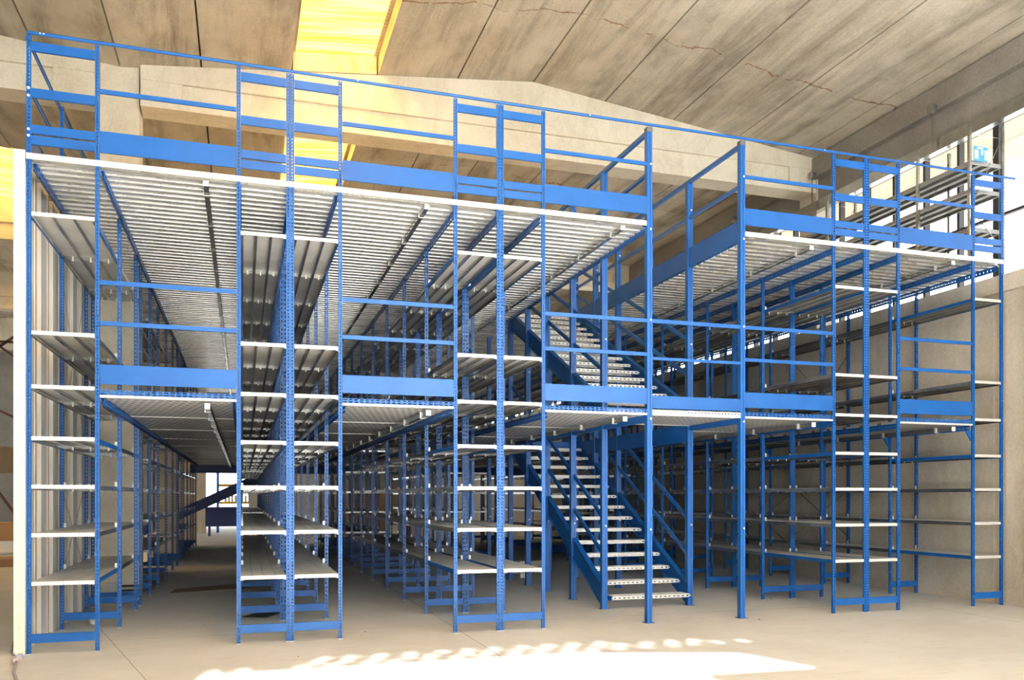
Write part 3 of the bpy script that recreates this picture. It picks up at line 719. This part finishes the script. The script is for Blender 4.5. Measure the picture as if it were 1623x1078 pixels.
# junction box and pipes on the first column
t_ = thing('junction_box', 'grey electrical box low on the left concrete column', 'electrical box', (-1.72, 4.08, .15))
m = M(); m.box(-1.80, -1.62, 4.03, 4.095, .10, .26); m.obj('box_body', mat('grey_box', (.55, .53, .48), .5), t_)
m = M(); m.tube([(-1.62, 4.06, .21), (-1.38, 4.06, .21)], .014); m.tube([(-1.62, 4.06, .15), (-1.38, 4.06, .15)], .014); m.tube([(-1.75, 4.06, .10), (-1.75, 4.06, .0)], .014); m.obj('conduit', DARK, t_)
rnd = random.Random(3)
for i in range(8):
    x, y = rnd.uniform(-1, 8.5), rnd.uniform(-1, 1.5)
    m = M(); r = rnd.uniform(.006, .014); m.prism([(r*math.cos(a)*rnd.uniform(.6, 1.2), r*math.sin(a)*rnd.uniform(.6, 1.2)) for a in (0, 1.2, 2.4, 3.6, 4.9)], 2, r*.8, .0005)
    o = m.obj('floor_pebble', TAN); o.location = (x, y, 0); tag(o, 'tiny brown crumb of debris on the open floor in front of the shelving', 'debris', 'debris crumbs on the floor')
m = M(); m.prism([(0, 0), (.16, .02), (.17, .05), (.02, .07)], 2, .004, .0005)
o = m.obj('cardboard_scrap', WOOD); o.location = (-1.74, .45, 1.1205); tag(o, 'brown scrap lying on the second shelf of the leftmost shelving', 'scrap')

# ------------------------------------------------------------------ far end, beyond the mezzanine
t_ = thing('far_staircase', 'dark blue stair at the far end of the leftmost aisle', 'stairs', (-.6, 18.6, 0))
m = M(); m.prism([(-3.4, .3), (-3.4, 0), (.9, 2.05), (.9, 2.4)], 1, 18.72, 18.6); m.obj('stringer', DBLUE, t_)
m = M(); m.box(-1.5, 9.7, 18.1, 18.2, 2.16, 2.42)
o = m.obj('edge_beam', DBLUE); tag(o, 'dark blue beam closing the far edge of the first level', 'beam'); origin_to(o, (4, 18.1, 2.16))
t_ = thing('far_rack', 'pallet rack with yellow beams in the bright yard seen down the leftmost aisle', 'rack', (-.6, 27, 0))
for x in (-1.0, 1.3): m = M(); m.box(x, x+.1, 27, 27.1, 0, 3.2); m.obj('rack_upright', SIGNB, t_)
for z in (1.15, 1.85, 2.45): m = M(); m.box(-.9, 1.3, 27, 27.06, z, z+.1); m.obj('rack_beam', YELLOW, t_)
m = M()
for k in range(12): m.box(-.7+k*.13, -.62+k*.13, 27.2, 27.5, 1.25, 1.5+.06*(k % 3))
o = m.obj('bundled_goods', PLASTER, t_)
m = M(); m.box(-1.3, .4, 24, 24.8, .35, 1.0); m.box(-1.3, .4, 23.9, 24.9, 1.0, 1.06); m.box(-1.2, -1.12, 24, 24.1, 0, .35); m.box(.2, .28, 24, 24.1, 0, .35)
o = m.obj('work_bench', DBLUE); tag(o, 'dark blue cabinet bench at the far end of the leftmost aisle', 'bench'); origin_to(o, (-.4, 24, 0))
m = M(); m.box(.55, .75, 22.0, 22.05, 1.75, 2.05); m.box(.64, .66, 22.02, 22.04, 0, 1.75)
o = m.obj('red_panel', RED); tag(o, 'small red panel seen through the first tall shelving pair', 'panel'); origin_to(o, (.65, 22, 1.9))
m = M(); m.box(.2, 2.6, 22.1, 22.3, 0, 2.3)
o = m.obj('white_screen', PLASTER); tag(o, 'white board standing behind the far shelving of the first pair', 'board'); origin_to(o, (1.4, 22.2, 0))
for i, (x, y, w, h) in enumerate(((3.4, 22, .7, 1.2), (4.3, 23, .9, 1.6), (5.6, 22.5, .8, 1.0))):
    m = M(); m.box(x, x+w, y, y+.6, 0, h); m.box(x-.01, x+w+.01, y+.28, y+.32, 0, h+.004)
    o = m.obj('carton', WOOD); tag(o, ['brown carton beyond the second pair of shelving, shortest on the left', 'tall brown carton beyond the stairs', 'low brown carton beyond the stairs, rightmost'][i], 'carton', 'cartons at the far end'); origin_to(o, (x+w/2, y, 0))
# neighbouring bay on the left
t_ = thing('roof_truss', 'red-brown lattice truss in the neighbouring bay left of the partition', 'truss', (-3.6, 6, 0))
m = M(); m.bar((-3.6, 6, 2.2), (-3.6, 6, 4.6), .05); m.obj('truss_post', MAROON, t_)
for a, b in (((-4.4, 6, 4.4), (-2.8, 6, 3.2)), ((-4.4, 6, 3.2), (-2.8, 6, 2.4)), ((-4.4, 6, 3.1), (-2.8, 6, 4.4)), ((-4.4, 6, 3.85), (-2.8, 6, 3.85)), ((-4.4, 6, 1.3), (-3.9, 6, 2.0)), ((-3.9, 6, 2.0), (-3.1, 6, .8))):
    m = M(); m.bar(a, b, .035); m.obj('truss_bar', MAROON, t_)
t_ = thing('container_stack', 'pallet with white boxes on the floor of the left bay', 'pallet', (-4.4, 11, 0))
m = M(); m.box(-5.2, -3.6, 11, 12, .0, .16); m.obj('pallet_base', WOOD, t_)
m = M(); m.box(-4.35, -3.7, 11, 11.6, .16, .50); m.box(-4.3, -3.75, 11.02, 11.6, .51, .80); m.obj('white_box', PLASTER, t_)
m = M(); m.box(-6.5, -3.6, 15, 15.8, .35, .8)
o = m.obj('timber_stack', WOOD); tag(o, 'low brown timber stack farther back in the left bay', 'timber'); origin_to(o, (-5, 15, .0))
m = M(); m.box(-9, -3.2, 13.0, 13.3, 2.0, 2.6)
o = m.obj('grey_crane_beam', GREYB); tag(o, 'grey horizontal girder across the left bay', 'girder'); origin_to(o, (-6, 13, 2.0))
